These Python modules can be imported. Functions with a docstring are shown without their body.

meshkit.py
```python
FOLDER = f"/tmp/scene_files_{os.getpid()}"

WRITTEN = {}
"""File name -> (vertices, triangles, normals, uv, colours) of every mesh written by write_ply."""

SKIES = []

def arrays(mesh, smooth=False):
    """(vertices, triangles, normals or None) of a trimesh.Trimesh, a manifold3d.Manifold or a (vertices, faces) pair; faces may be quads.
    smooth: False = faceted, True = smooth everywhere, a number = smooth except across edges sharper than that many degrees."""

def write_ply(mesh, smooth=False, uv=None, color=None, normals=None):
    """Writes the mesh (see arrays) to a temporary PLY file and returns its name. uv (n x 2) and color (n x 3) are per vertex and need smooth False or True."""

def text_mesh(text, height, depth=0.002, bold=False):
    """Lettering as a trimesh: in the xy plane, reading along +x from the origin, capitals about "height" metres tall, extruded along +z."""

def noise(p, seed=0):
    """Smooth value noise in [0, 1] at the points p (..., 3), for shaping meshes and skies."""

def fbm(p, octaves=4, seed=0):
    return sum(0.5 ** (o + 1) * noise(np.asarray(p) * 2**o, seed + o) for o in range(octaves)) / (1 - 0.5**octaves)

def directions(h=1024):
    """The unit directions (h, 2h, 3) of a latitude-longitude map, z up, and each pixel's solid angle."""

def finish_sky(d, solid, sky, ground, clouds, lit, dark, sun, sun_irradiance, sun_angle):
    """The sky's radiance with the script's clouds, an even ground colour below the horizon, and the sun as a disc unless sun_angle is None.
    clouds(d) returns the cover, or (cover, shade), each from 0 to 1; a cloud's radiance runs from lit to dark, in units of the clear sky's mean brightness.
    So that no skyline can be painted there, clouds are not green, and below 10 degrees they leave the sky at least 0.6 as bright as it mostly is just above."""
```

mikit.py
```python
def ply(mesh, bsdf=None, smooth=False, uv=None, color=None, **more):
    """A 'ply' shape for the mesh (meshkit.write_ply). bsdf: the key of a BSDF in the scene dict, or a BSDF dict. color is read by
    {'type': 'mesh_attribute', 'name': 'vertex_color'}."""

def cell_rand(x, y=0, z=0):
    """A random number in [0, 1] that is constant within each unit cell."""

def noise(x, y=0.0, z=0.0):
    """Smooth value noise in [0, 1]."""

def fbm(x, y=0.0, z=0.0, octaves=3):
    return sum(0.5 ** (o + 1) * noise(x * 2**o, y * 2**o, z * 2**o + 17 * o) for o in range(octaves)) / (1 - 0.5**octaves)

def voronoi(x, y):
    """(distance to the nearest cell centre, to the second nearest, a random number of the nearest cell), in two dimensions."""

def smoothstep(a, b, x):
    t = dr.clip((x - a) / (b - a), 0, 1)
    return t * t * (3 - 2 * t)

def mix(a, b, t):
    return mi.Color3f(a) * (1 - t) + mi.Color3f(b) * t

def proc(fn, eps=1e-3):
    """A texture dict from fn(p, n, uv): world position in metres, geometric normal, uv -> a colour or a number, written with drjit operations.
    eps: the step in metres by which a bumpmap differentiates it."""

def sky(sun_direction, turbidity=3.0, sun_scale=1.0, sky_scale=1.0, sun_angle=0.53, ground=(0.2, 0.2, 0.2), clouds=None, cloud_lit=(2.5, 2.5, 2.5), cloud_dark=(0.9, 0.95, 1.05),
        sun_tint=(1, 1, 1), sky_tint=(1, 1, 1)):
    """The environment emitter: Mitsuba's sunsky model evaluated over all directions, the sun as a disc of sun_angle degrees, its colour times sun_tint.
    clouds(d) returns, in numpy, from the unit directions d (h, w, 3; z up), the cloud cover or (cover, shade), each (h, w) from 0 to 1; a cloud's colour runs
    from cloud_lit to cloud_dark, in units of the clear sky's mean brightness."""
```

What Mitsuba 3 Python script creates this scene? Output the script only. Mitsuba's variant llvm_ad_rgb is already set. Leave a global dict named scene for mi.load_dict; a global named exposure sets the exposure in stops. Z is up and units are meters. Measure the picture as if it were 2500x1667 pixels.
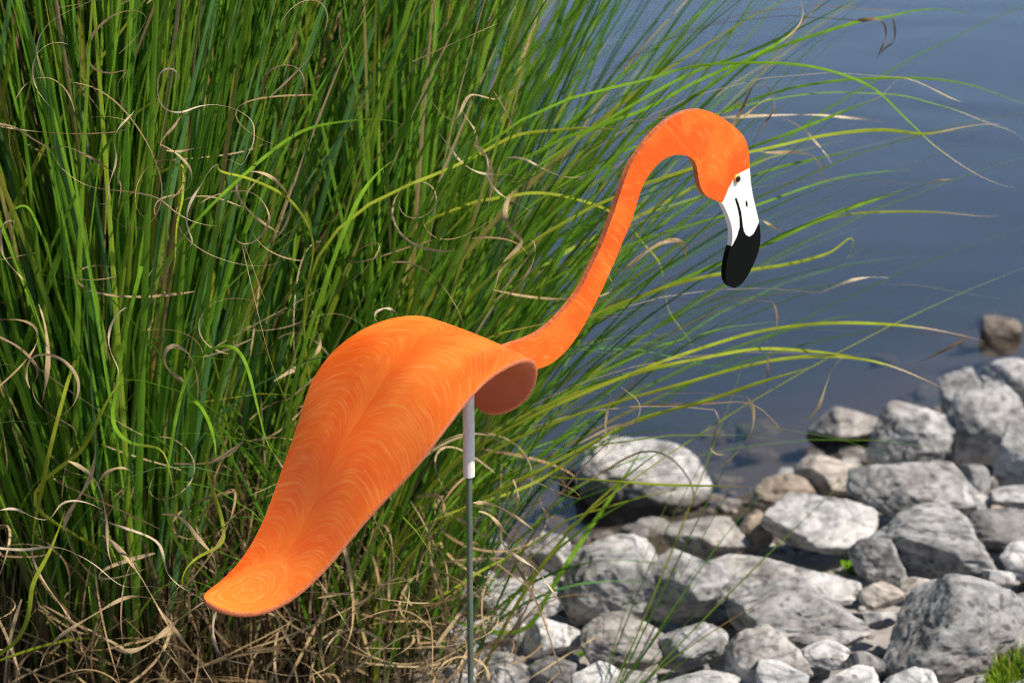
import math
import numpy as np
import trimesh
import shapely
from scipy.interpolate import CubicSpline, PchipInterpolator
import drjit as dr
import mitsuba as mi
import mikit
import meshkit
from mikit import noise, fbm, smoothstep, mix, proc

T = mi.ScalarTransform4f
scene, labels = {}, {}
# ------------------------------------------------------------------ camera, sky, exposure
PITCH = math.radians(20.0)
EYE = [0.0, 0.0, 1.75]
scene['camera'] = {'type': 'thinlens', 'fov': 28.0, 'fov_axis': 'x', 'aperture_radius': 0.0066, 'focus_distance': 2.70,
                   'near_clip': 0.05, 'far_clip': 3000.0,
                   'to_world': T().look_at(origin=EYE, target=[0.0, math.cos(PITCH), 1.75 - math.sin(PITCH)], up=[0, 0, 1])}
scene['sky_light'] = mikit.sky([0.50, -0.19, 0.80], turbidity=3.0, sky_scale=0.72, sky_tint=(1.0, 1.0, 0.97), sun_tint=(0.94, 1.0, 1.09))
exposure = 2.0
NECK = [[-0.0594,-0.0177],[-0.0602,-0.0156],[-0.0609,-0.0117],[-0.0648,0.0255],[-0.065,0.0283],[-0.0649,0.0308],[-0.0642,0.0328],[-0.0637,0.0335],[-0.0629,0.034],[-0.062,0.0344],[-0.0597,0.0347],[-0.0512,0.0343],[-0.0452,0.0343],[-0.0212,0.0351],[-0.0122,0.0357],[-0.0033,0.0367],[0.0041,0.0379],[0.0085,0.0388],[0.0142,0.0405],[0.0213,0.043],[0.0267,0.0454],[0.0333,0.0489],[0.0424,0.0543],[0.0512,0.0599],[0.0586,0.0651],[0.0645,0.0697],[0.0725,0.0765],[0.0768,0.0806],[0.0821,0.0859],[0.086,0.0904],[0.0888,0.094],[0.1084,0.1223],[0.1149,0.1324],[0.1204,0.1413],[0.1241,0.1478],[0.1269,0.1531],[0.1401,0.1801],[0.1439,0.1883],[0.154,0.2117],[0.1584,0.2212],[0.164,0.2318],[0.1688,0.2394],[0.1734,0.2453],[0.1784,0.2509],[0.1837,0.2561],[0.1903,0.2622],[0.1973,0.2679],[0.2057,0.2742],[0.2118,0.2785],[0.2169,0.2816],[0.2276,0.287],[0.2317,0.2889],[0.2359,0.2905],[0.2444,0.2934],[0.2501,0.2952],[0.2559,0.2966],[0.2618,0.2977],[0.2677,0.2986],[0.2722,0.299],[0.2782,0.2993],[0.2857,0.2992],[0.2901,0.299],[0.2946,0.2985],[0.299,0.2978],[0.3048,0.2965],[0.3092,0.2953],[0.3148,0.2933],[0.3232,0.29],[0.3287,0.2876],[0.334,0.2848],[0.3418,0.2803],[0.3482,0.2765],[0.3545,0.2725],[0.3632,0.2666],[0.3681,0.2631],[0.3752,0.2576],[0.381,0.2528],[0.3842,0.2497],[0.3882,0.2453],[0.391,0.2418],[0.3935,0.2381],[0.3955,0.2342],[0.3972,0.23],[0.3991,0.2244],[0.4003,0.22],[0.4015,0.2142],[0.4022,0.2097],[0.4035,0.1968],[0.3926,0.1952],[0.3827,0.1929],[0.3729,0.1912],[0.3663,0.1804],[0.3611,0.1741],[0.3553,0.1637],[0.3502,0.1554],[0.3471,0.156],[0.3443,0.1575],[0.3321,0.1631],[0.3255,0.1665],[0.3203,0.1696],[0.3167,0.1721],[0.3144,0.174],[0.3114,0.1772],[0.3087,0.1807],[0.3071,0.1832],[0.305,0.1872],[0.3032,0.1913],[0.301,0.1984],[0.2972,0.2144],[0.2963,0.2172],[0.2951,0.2199],[0.2929,0.2237],[0.2901,0.2271],[0.2868,0.2301],[0.2832,0.2326],[0.2806,0.2341],[0.2766,0.236],[0.2738,0.2371],[0.2695,0.2384],[0.2652,0.2395],[0.2593,0.2406],[0.2549,0.2411],[0.2504,0.2413],[0.2429,0.241],[0.24,0.2406],[0.2356,0.2397],[0.2314,0.2385],[0.2286,0.2374],[0.2245,0.2356],[0.2205,0.2335],[0.2167,0.2312],[0.213,0.2286],[0.2095,0.2259],[0.2061,0.2229],[0.2029,0.2198],[0.1998,0.2165],[0.197,0.213],[0.1944,0.2094],[0.1913,0.2043],[0.1887,0.1989],[0.1846,0.1892],[0.1776,0.1711],[0.1745,0.1642],[0.1712,0.1575],[0.1675,0.1511],[0.1593,0.1385],[0.1469,0.1162],[0.1351,0.0971],[0.1247,0.0806],[0.1198,0.0731],[0.0952,0.039],[0.0915,0.0343],[0.0875,0.0298],[0.0782,0.02],[0.0728,0.0148],[0.0683,0.0109],[0.0613,0.0053],[0.0577,0.0027],[0.0539,0.0003],[0.0472,-0.0031],[0.0404,-0.0061],[0.0333,-0.0087],[0.0276,-0.0104],[0.0247,-0.011],[0.0203,-0.0115],[0.0069,-0.012],[-0.0006,-0.0127],[-0.0274,-0.0162],[-0.0524,-0.0197],[-0.055,-0.0198],[-0.0572,-0.0195],[-0.0581,-0.0191],[-0.0588,-0.0185]]
BEAK = [[0.4035,0.1968],[0.4051,0.186],[0.4073,0.1742],[0.409,0.1669],[0.4114,0.1582],[0.4141,0.1496],[0.4234,0.1243],[0.4258,0.1172],[0.4275,0.1117],[0.4229,0.1042],[0.4164,0.0957],[0.4084,0.0938],[0.4013,0.0976],[0.396,0.1051],[0.3929,0.1174],[0.3896,0.1326],[0.384,0.1467],[0.3786,0.1569],[0.3781,0.1572],[0.3777,0.1572],[0.3761,0.1568],[0.3756,0.1563],[0.3755,0.1556],[0.381,0.143],[0.3859,0.1275],[0.3875,0.1126],[0.3826,0.0989],[0.3732,0.0867],[0.3715,0.087],[0.3724,0.0896],[0.3731,0.0938],[0.3732,0.0982],[0.3731,0.1026],[0.3727,0.1071],[0.3722,0.11],[0.3711,0.1143],[0.3693,0.12],[0.3677,0.1242],[0.3652,0.1296],[0.3601,0.1388],[0.3555,0.1465],[0.3531,0.1502],[0.3513,0.1525],[0.3492,0.1544],[0.3471,0.156],[0.3502,0.1554],[0.3553,0.1637],[0.3611,0.1741],[0.3663,0.1804],[0.3729,0.1912],[0.3827,0.1929],[0.3926,0.1952],[0.4033,0.1968]]
TIP = [[0.4275,0.1117],[0.4301,0.1013],[0.4314,0.0939],[0.4319,0.088],[0.4318,0.082],[0.4313,0.0776],[0.4308,0.0747],[0.4288,0.0675],[0.4273,0.0633],[0.4261,0.0605],[0.4234,0.0553],[0.421,0.0515],[0.4176,0.0465],[0.4141,0.0417],[0.4103,0.037],[0.4073,0.0337],[0.4041,0.0305],[0.4008,0.0276],[0.3984,0.0259],[0.3958,0.0245],[0.3918,0.0228],[0.389,0.0221],[0.3861,0.0217],[0.3833,0.0217],[0.3804,0.0222],[0.3777,0.0231],[0.3751,0.0244],[0.3727,0.026],[0.3694,0.0289],[0.3667,0.0323],[0.3651,0.0348],[0.3639,0.0375],[0.3627,0.0416],[0.3622,0.0445],[0.362,0.049],[0.3625,0.0564],[0.3636,0.0638],[0.3655,0.0726],[0.3673,0.0782],[0.3684,0.0809],[0.3715,0.087],[0.3732,0.0867],[0.3826,0.0989],[0.3875,0.1126],[0.3859,0.1275],[0.381,0.143],[0.3755,0.1556],[0.3755,0.1561],[0.3758,0.1566],[0.3762,0.1569],[0.3776,0.1572],[0.3781,0.1572],[0.3786,0.1569],[0.384,0.1467],[0.3896,0.1326],[0.3929,0.1174],[0.396,0.1051],[0.4013,0.0976],[0.4084,0.0938],[0.4164,0.0957],[0.4229,0.1042]]
NOSTRIL = [[0.3979,0.15],[0.4009,0.1474],[0.4024,0.1413],[0.4005,0.1393],[0.3983,0.1432]]
ROCKS = [  # tone, label, centre x y z, half sizes (metres)
    ('b', 'brown rock standing alone in the water near the right edge of the photo', 1.434, 5.687, -0.305, 0.068, 0.058, 0.068),
    ('g', "grey rock with a black left face, leftmost of the high pile at the water", 1.155, 4.919, -0.188, 0.061, 0.052, 0.072),
    ('w', 'white-topped rock at the very top of the rock pile by the right edge', 1.299, 5.04, -0.192, 0.069, 0.058, 0.056),
    ('g', 'large grey boulder high on the right side, below the white-topped rocks', 1.099, 4.365, -0.053, 0.084, 0.072, 0.103),
    ('g', 'rounded pale grey rock at the right edge, below the high boulder', 1.112, 4.11, -0.027, 0.066, 0.056, 0.086),
    ('o', 'cream-topped rock at the waterline with a dark hollow underside', 0.847, 4.780, -0.240, 0.100, 0.085, 0.078),
    ('w', 'large whitish rock between the cream-topped waterline rock and the high right boulder', 0.925, 4.376, -0.093, 0.102, 0.086, 0.089),
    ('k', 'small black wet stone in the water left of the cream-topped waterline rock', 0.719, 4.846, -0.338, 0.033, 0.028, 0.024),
    ('b', 'small brown stone wedged just under the cream-topped waterline rock', 0.746, 4.469, -0.203, 0.036, 0.031, 0.018),
    ('p', 'sloping pinkish beige slab below the cream-topped waterline rock', 0.73, 4.281, -0.148, 0.07, 0.06, 0.039),
    ('b', 'brown beige rock at the waterline, left of the pinkish slab', 0.615, 4.249, -0.168, 0.058, 0.049, 0.043),
    ('g', 'long grey rock lying across the middle of the right-hand pile', 0.867, 4.007, -0.061, 0.147, 0.125, 0.052),
    ('g', 'grey wedge of stone poking out under the high right boulder', 0.985, 4.052, -0.054, 0.048, 0.041, 0.051),
    ('w', 'flat pale stone at the right edge, just above the dark flat slab', 1.082, 3.976, -0.053, 0.065, 0.054, 0.021),
    ('d', 'dark grey flat slab at the right edge in the middle of the pile', 0.998, 3.777, -0.031, 0.098, 0.084, 0.042),
    ('w', 'light grey rock with a shaded, mossy foot, below the brown waterline rock', 0.64, 3.894, -0.077, 0.116, 0.099, 0.049),
    ('b', 'brown rock with a wet side, at the waterline left of the mossy-footed rock', 0.516, 3.969, -0.124, 0.038, 0.032, 0.043),
    ('o', 'beige rock leaning under the right side of the big round boulder', 0.408, 3.923, -0.125, 0.088, 0.075, 0.039),
    ('g', 'big grey rock at the centre of the right-hand pile with streaked side', 0.836, 3.683, -0.028, 0.13, 0.111, 0.056),
    ('g', 'upright block of streaked grey stone in front of the central big grey rock', 0.719, 3.629, -0.035, 0.061, 0.052, 0.052),
    ('w', 'small pale stone at the right edge below the dark slab', 1.001, 3.614, -0.022, 0.053, 0.045, 0.036),
    ('w', 'long whitish boulder behind the grass stems, low in the middle of the bank', 0.523, 3.595, -0.054, 0.152, 0.103, 0.045),
    ('g', 'blocky grey boulder with a bright top edge, in front of the long whitish boulder', 0.53, 3.434, -0.032, 0.123, 0.104, 0.054),
    ('g', 'largest angular boulder at the bottom right corner beside the lawn', 0.787, 3.266, 0.015, 0.14, 0.119, 0.089),
    ('o', 'rough cream-stained rock at the bottom, left of the flat white chips', 0.448, 3.227, -0.018, 0.074, 0.063, 0.059),
    ('w', 'pale rock at the bottom edge in front of the cream-stained rock', 0.459, 3.129, -0.021, 0.048, 0.041, 0.041),
    ('w', 'small white stone on the gravel between blocky boulder and largest boulder', 0.563, 3.273, -0.036, 0.045, 0.038, 0.019),
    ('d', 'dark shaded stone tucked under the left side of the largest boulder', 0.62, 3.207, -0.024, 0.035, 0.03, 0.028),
    ('w', 'pale stone at the bottom edge in front of the largest boulder', 0.682, 3.105, -0.012, 0.051, 0.043, 0.034),
    ('w', 'whitish stone at the bottom edge below the dark shaded stone', 0.582, 3.114, -0.019, 0.055, 0.047, 0.03),
    ('l', 'small bluish stone right above the largest boulder', 0.929, 3.55, -0.029, 0.035, 0.03, 0.025),
    ('w', 'thin white chip of stone lying below the blocky grey boulder', 0.613, 3.353, -0.043, 0.042, 0.023, 0.011),
    ('B', "big round pale boulder at the water's edge, left of the beak's line", 0.314, 4.564, -0.284, 0.152, 0.129, 0.101),
    ('w', 'white rounded rock just behind the grass stems, left below the big round boulder', 0.081, 3.957, -0.173, 0.044, 0.037, 0.05),
    ('g', 'large smooth grey rock in front of the big round boulder', 0.211, 3.615, -0.064, 0.111, 0.094, 0.09),
    ('g', 'grey rock right beside the large smooth grey rock, streaked by grass stems', 0.337, 3.562, -0.051, 0.087, 0.074, 0.079),
    ('l', 'low lilac grey rock beside the steel rod, half covered by dry grass', 0.021, 3.585, -0.101, 0.097, 0.072, 0.033),
    ('w', 'pale rock right of the steel rod, under the lilac grey rock', -0.022, 3.402, -0.072, 0.054, 0.046, 0.036),
    ('w', 'pale pitted rock with two dark holes, behind the small grass tuft', 0.082, 3.38, -0.065, 0.057, 0.049, 0.038),
    ('o', 'chunky white rock beside the root of the small grass tuft', 0.207, 3.318, -0.049, 0.083, 0.071, 0.045),
    ('g', 'grey-white pointed rock right of the chunky white rock', 0.33, 3.304, -0.042, 0.063, 0.053, 0.042),
    ('w', 'pale flat rock at the bottom edge below the pointed rock', 0.32, 3.147, -0.039, 0.085, 0.048, 0.024),
    ('w', 'white stone at the bottom edge by the root of the small grass tuft', 0.146, 3.16, -0.041, 0.044, 0.037, 0.037),
    ('l', 'lilac grey stone at the bottom edge right of the steel rod', -0.018, 3.208, -0.05, 0.048, 0.041, 0.035),
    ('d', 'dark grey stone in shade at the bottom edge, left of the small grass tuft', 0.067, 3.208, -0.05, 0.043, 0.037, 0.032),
    ('b', 'brown stone breaking the water right of the big round boulder', 0.535, 4.687, -0.333, 0.04, 0.034, 0.024),
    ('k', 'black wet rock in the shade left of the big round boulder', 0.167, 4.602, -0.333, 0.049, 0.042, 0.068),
    ('l', 'small lilac stone at the bottom edge right of the small grass tuft', 0.218, 3.187, -0.05, 0.036, 0.031, 0.02),
    ('p', 'pinkish pebble-sized stone on the gravel left of the small reddish stone', 0.703, 3.518, -0.047, 0.041, 0.035, 0.025),
    ('p', 'small reddish stone above the left corner of the largest boulder', 0.777, 3.528, -0.042, 0.036, 0.031, 0.026),
    ('l', 'small lilac stone on the gravel left of the largest boulder', 0.685, 3.411, -0.039, 0.031, 0.026, 0.018),
    ('l', 'lilac grey stone directly behind the steel rod near the bottom', -0.093, 3.318, -0.06, 0.039, 0.033, 0.041),
    ('w', 'white stone at the bottom edge directly behind the steel rod', -0.09, 3.177, -0.048, 0.031, 0.027, 0.035),
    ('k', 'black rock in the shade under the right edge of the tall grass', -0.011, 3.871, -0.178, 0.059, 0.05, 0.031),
]
# traced on the plant: kind, width in mm, points along the blade in mm
TRACED = [
    ('gt', 4.3, [[179,3120,1038],[223,3138,1045],[274,3142,1059],[335,3129,1068],[390,3120,1071],[448,3130,1065],[494,3151,1052],[542,3175,1032],[581,3193,1008],[613,3200,978],[644,3198,949],[668,3195,927],[695,3191,907],[728,3190,885],[761,3197,866],[795,3211,850],[819,3225,842]]),
    ('g', 5.2, [[172,3233,955],[232,3259,973],[294,3295,998],[355,3314,1021],[413,3311,1046],[470,3302,1070],[530,3309,1088],[578,3331,1096],[615,3355,1096],[661,3382,1100],[711,3402,1100],[744,3413,1095],[776,3418,1084]]),
    ('g', 4.2, [[267,3308,915],[329,3327,935],[388,3324,961],[446,3311,984],[505,3310,996],[568,3330,998],[634,3360,993],[699,3381,987],[747,3386,980],[793,3381,969],[838,3374,953],[886,3374,939]]),
    ('gt', 3.5, [[280,3285,927],[338,3273,954],[412,3279,973],[475,3306,977],[540,3334,975],[603,3346,970],[648,3344,967],[693,3337,957],[739,3333,944],[787,3340,924],[839,3361,902],[866,3378,881]]),
    ('yt', 5.3, [[304,3056,930],[367,3073,942],[422,3103,946],[482,3131,952],[540,3139,958],[596,3132,961],[647,3126,957],[682,3133,961],[728,3149,965],[771,3173,961]]),
    ('gt', 4.4, [[335,3217,893],[389,3209,916],[435,3207,934],[483,3218,950],[527,3241,962],[575,3270,972],[605,3292,980],[622,3309,992],[636,3323,1001]]),
    ('p', 5.7, [[318,3367,916],[378,3362,926],[440,3367,928],[505,3391,923],[556,3423,912],[609,3454,899],[651,3477,890]]),
    ('g', 3.9, [[327,3256,779],[408,3281,797],[470,3316,809],[519,3341,818],[566,3354,826],[613,3356,832],[644,3360,834],[676,3364,834]]),
    ('g', 6.6, [[337,3181,727],[402,3186,754],[441,3192,770],[486,3202,789],[533,3225,801],[583,3260,806],[628,3296,810],[661,3326,811]]),
    ('yt', 3.5, [[415,3219,747],[476,3231,771],[508,3252,777],[558,3281,780],[608,3306,777],[672,3320,774],[732,3315,773],[778,3312,769],[822,3316,768]]),
    ('g', 4.2, [[328,3279,817],[399,3319,834],[455,3337,848],[502,3344,857],[548,3348,866],[580,3360,865]]),
    ('gt', 5.3, [[198,3160,943],[254,3154,989],[309,3145,1029],[366,3160,1066],[412,3189,1084],[443,3214,1099],[459,3233,1115],[462,3248,1133],[455,3261,1148]]),
    ('g', 4.7, [[198,3187,993],[258,3224,1017],[319,3255,1037],[378,3264,1056],[434,3256,1084],[491,3255,1114],[546,3276,1139],[584,3305,1157]]),
    ('y', 5.5, [[230,3123,700],[287,3112,722],[345,3115,733],[394,3134,733],[454,3164,733],[501,3186,738],[532,3198,750],[553,3205,763],[559,3213,749],[551,3217,728],[577,3216,743]]),
    ('d', 6.0, [[337,3116,960],[349,3130,977],[367,3144,1009],[378,3151,1025],[396,3155,1027],[408,3158,1012],[412,3158,991],[401,3155,971],[387,3150,949],[379,3149,931]]),
    ('t', 4.8, [[356,3093,990],[374,3102,1005],[391,3111,1014],[404,3124,1014]]),
    ('d', 6.8, [[551,3260,1109],[573,3255,1112],[591,3254,1108],[598,3255,1090],[595,3258,1069],[589,3264,1047]]),
    ('d', 6.1, [[606,3279,1121],[615,3285,1102],[619,3288,1078],[617,3291,1067],[605,3293,1057],[601,3294,1046]]),
    ('p', 4.2, [[432,3236,957],[452,3233,949],[467,3228,941],[487,3219,922],[504,3209,904],[516,3200,882]]),
    ('t', 5.3, [[393,3163,919],[430,3162,918],[466,3169,914],[488,3176,900],[495,3184,877],[494,3190,860]]),
    ('t', 4.7, [[397,3188,801],[412,3207,789],[430,3227,774],[448,3249,758]]),
    ('p', 5.1, [[506,3201,670],[537,3210,680],[569,3224,686],[603,3244,683],[631,3264,675]]),
    ('t', 3.5, [[684,3277,833],[703,3270,841],[725,3261,847]]),
    ('t', 4.6, [[620,3207,1028],[651,3216,1017],[684,3227,1000],[726,3241,980]]),
    ('yt', 5.3, [[214,3073,586],[272,3096,600],[331,3121,611],[389,3131,625],[445,3122,639],[518,3103,652],[595,3110,648],[679,3142,628],[742,3160,609],[775,3164,599]]),
    ('y', 6.1, [[206,3060,585],[268,3048,606],[325,3054,615],[384,3079,616],[465,3115,601],[525,3128,590],[583,3123,579],[610,3123,569]]),
    ('yt', 5.3, [[250,3043,565],[326,3058,582],[406,3096,588],[485,3116,590],[542,3112,590],[598,3103,583],[638,3105,568],[701,3123,534]]),
    ('y', 6.1, [[156,3017,498],[233,3054,516],[330,3077,534],[385,3069,559],[440,3060,581],[493,3065,597]]),
    ('d', 4.9, [[414,3089,693],[420,3076,653],[410,3072,611],[410,3076,577],[407,3086,536]]),
    ('t', 7.4, [[527,3071,605],[505,3061,574],[495,3061,534],[468,3071,495]]),
    ('d', 4.0, [[178,3084,516],[255,3089,517],[330,3071,527],[383,3068,527],[415,3078,502],[438,3093,473],[473,3114,444]]),
    ('d', 5.5, [[739,3132,617],[700,3136,591],[665,3148,568],[622,3165,555]]),
    ('t', 5.9, [[372,3017,559],[384,3026,527],[381,3039,485],[361,3050,448],[332,3054,417]]),
    ('yt', 3.9, [[61,2960,446],[157,2999,422],[271,3016,407],[346,2999,413],[391,2999,410],[423,3009,403]]),
    ('y', 5.1, [[-83,3097,328],[-9,3152,330],[54,3185,346],[118,3193,391],[181,3201,429],[246,3233,440],[313,3283,444],[382,3328,447]]),
    ('g', 8.6, [[48,3318,19],[78,3331,76],[119,3367,129],[161,3415,174],[197,3450,215],[228,3469,259],[248,3483,290]]),
    ('d', 4.2, [[-9,3195,269],[39,3212,286],[101,3243,300],[153,3265,318],[202,3272,347],[224,3276,354],[260,3274,352],[290,3271,330],[313,3270,291],[315,3277,252],[300,3288,240],[284,3310,288]]),
    ('y', 4.1, [[-72,3099,199],[-9,3143,216],[39,3165,234],[93,3172,272],[150,3186,287],[216,3218,293],[284,3268,285],[327,3308,274]]),
    ('t', 5.4, [[-57,2742,501],[-35,2759,492],[-13,2773,477],[9,2783,457],[26,2789,441],[33,2797,430]]),
    ('t', 5.9, [[-51,2843,441],[-28,2843,429],[-11,2839,409],[3,2834,398],[23,2827,399]]),
    ('p', 4.8, [[-16,2803,430],[6,2810,382],[32,2806,365],[54,2796,342],[77,2780,312],[84,2775,302]]),
    ('d', 4.5, [[1,2825,375],[20,2809,341],[40,2799,302],[55,2802,256],[70,2816,199],[85,2830,153]]),
    ('t', 4.9, [[1,2902,468],[9,2911,439],[6,2920,409],[-8,2927,386],[-26,2932,375]]),
    ('t', 4.6, [[105,3024,476],[141,3023,496],[170,3016,510],[190,3009,518],[201,2998,551],[191,2992,569],[170,2985,588]]),
    ('t', 4.9, [[164,3154,509],[156,3151,469],[157,3158,423],[160,3163,404]]),
    ('t', 5.3, [[337,3174,474],[344,3171,451],[336,3170,425],[332,3172,407],[340,3174,396],[356,3178,392]]),
    ('t', 4.3, [[-543,2802,1153],[-518,2794,1176],[-505,2794,1194],[-502,2796,1205],[-511,2800,1212],[-527,2805,1212],[-547,2814,1205],[-568,2825,1190],[-584,2836,1173],[-595,2846,1152],[-597,2854,1135],[-592,2859,1121],[-578,2864,1113],[-560,2866,1113],[-544,2865,1116],[-555,2863,1104],[-559,2860,1089],[-556,2856,1074],[-545,2853,1064],[-536,2851,1060]]),
    ('p', 2.6, [[-461,2735,1121],[-454,2734,1134],[-455,2735,1143],[-465,2737,1146],[-476,2740,1140],[-482,2745,1123],[-483,2753,1101],[-477,2761,1086],[-467,2770,1078],[-453,2779,1077],[-441,2787,1080],[-422,2796,1082],[-398,2803,1078],[-376,2805,1068],[-363,2804,1055],[-361,2802,1040],[-364,2797,1023],[-372,2792,1008],[-379,2790,998],[-389,2788,1003],[-402,2786,1004]]),
    ('gy', 4.5, [[-699,2978,819],[-667,2936,875],[-639,2905,923],[-616,2885,959],[-590,2871,995],[-559,2860,1033],[-527,2839,1063],[-495,2809,1088],[-468,2774,1112]]),
    ('p', 3.0, [[-523,2781,1077],[-541,2769,1059],[-550,2762,1042],[-548,2758,1025],[-549,2756,1008],[-556,2756,989],[-562,2760,970],[-564,2763,955],[-579,2768,947]]),
    ('p', 2.0, [[-575,2808,1227],[-600,2795,1216],[-629,2783,1201],[-645,2780,1182],[-652,2782,1158],[-650,2788,1134],[-656,2796,1112]]),
    ('p', 2.3, [[-606,2772,1172],[-632,2774,1172],[-649,2778,1159],[-659,2785,1140],[-662,2794,1117],[-655,2804,1092],[-638,2813,1067]]),
    ('t', 3.7, [[-754,2804,1063],[-719,2815,1050],[-694,2816,1042],[-669,2810,1027],[-649,2801,1017],[-638,2790,1003],[-621,2777,989],[-593,2761,977],[-558,2750,973],[-520,2748,969],[-491,2754,958],[-473,2760,940],[-452,2767,924],[-415,2773,913]]),
    ('d', 3.7, [[-669,2885,995],[-646,2879,1001],[-623,2870,996],[-595,2854,986],[-571,2836,975],[-556,2819,958],[-558,2805,941],[-559,2795,930]]),
    ('p', 3.9, [[-408,2759,1007],[-420,2753,998],[-430,2745,982],[-442,2735,964],[-449,2727,945],[-448,2722,925],[-443,2721,907],[-462,2722,896]]),
    ('y', 4.0, [[-411,2777,1002],[-409,2798,986],[-390,2824,973],[-363,2854,954],[-335,2880,930],[-317,2899,905],[-303,2911,874],[-296,2918,843],[-303,2917,795],[-314,2922,736]]),
    ('t', 3.7, [[-503,2860,1009],[-484,2854,1000],[-468,2847,988],[-458,2838,972],[-460,2832,957],[-475,2825,946],[-495,2820,942],[-507,2819,934],[-510,2820,915],[-501,2824,895]]),
    ('y', 4.0, [[-498,2931,958],[-481,2909,961],[-478,2884,946],[-477,2859,925],[-482,2837,899],[-484,2824,867],[-491,2820,827]]),
    ('d', 3.2, [[-357,2972,1041],[-366,2964,1062],[-356,2956,1092],[-333,2953,1104],[-315,2954,1100],[-305,2958,1083],[-312,2965,1060],[-330,2973,1044],[-323,2982,1020],[-325,2989,995],[-338,2996,963],[-355,2997,947]]),
    ('t', 4.1, [[-466,2909,1044],[-482,2903,1036],[-489,2898,1026],[-503,2894,1011],[-509,2893,998],[-491,2894,990],[-465,2899,992],[-442,2908,993]]),
    ('t', 4.7, [[-409,2958,928],[-411,2965,906],[-399,2975,880],[-377,2986,854],[-364,2990,844],[-345,2992,832]]),
    ('t', 4.6, [[-456,2897,911],[-434,2897,923],[-412,2901,927],[-387,2909,925],[-367,2919,905],[-361,2929,877],[-371,2936,855],[-392,2940,836],[-411,2941,839],[-413,2940,851]]),
    ('t', 4.9, [[-377,2864,968],[-354,2868,962],[-334,2877,942],[-323,2888,914],[-331,2898,883],[-343,2904,862],[-368,2907,847]]),
    ('t', 4.0, [[-700,2796,826],[-712,2787,846],[-721,2778,868],[-721,2771,897],[-713,2769,919],[-704,2769,923],[-703,2770,908]]),
    ('g', 4.9, [[-680,2926,749],[-684,2909,798],[-685,2881,855],[-691,2856,899],[-701,2839,924],[-709,2827,924],[-713,2817,902],[-715,2811,879],[-712,2811,849],[-703,2810,824]]),
    ('y', 4.0, [[-401,2978,919],[-391,2974,937],[-380,2961,980],[-368,2946,1023],[-357,2935,1077]]),
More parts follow.
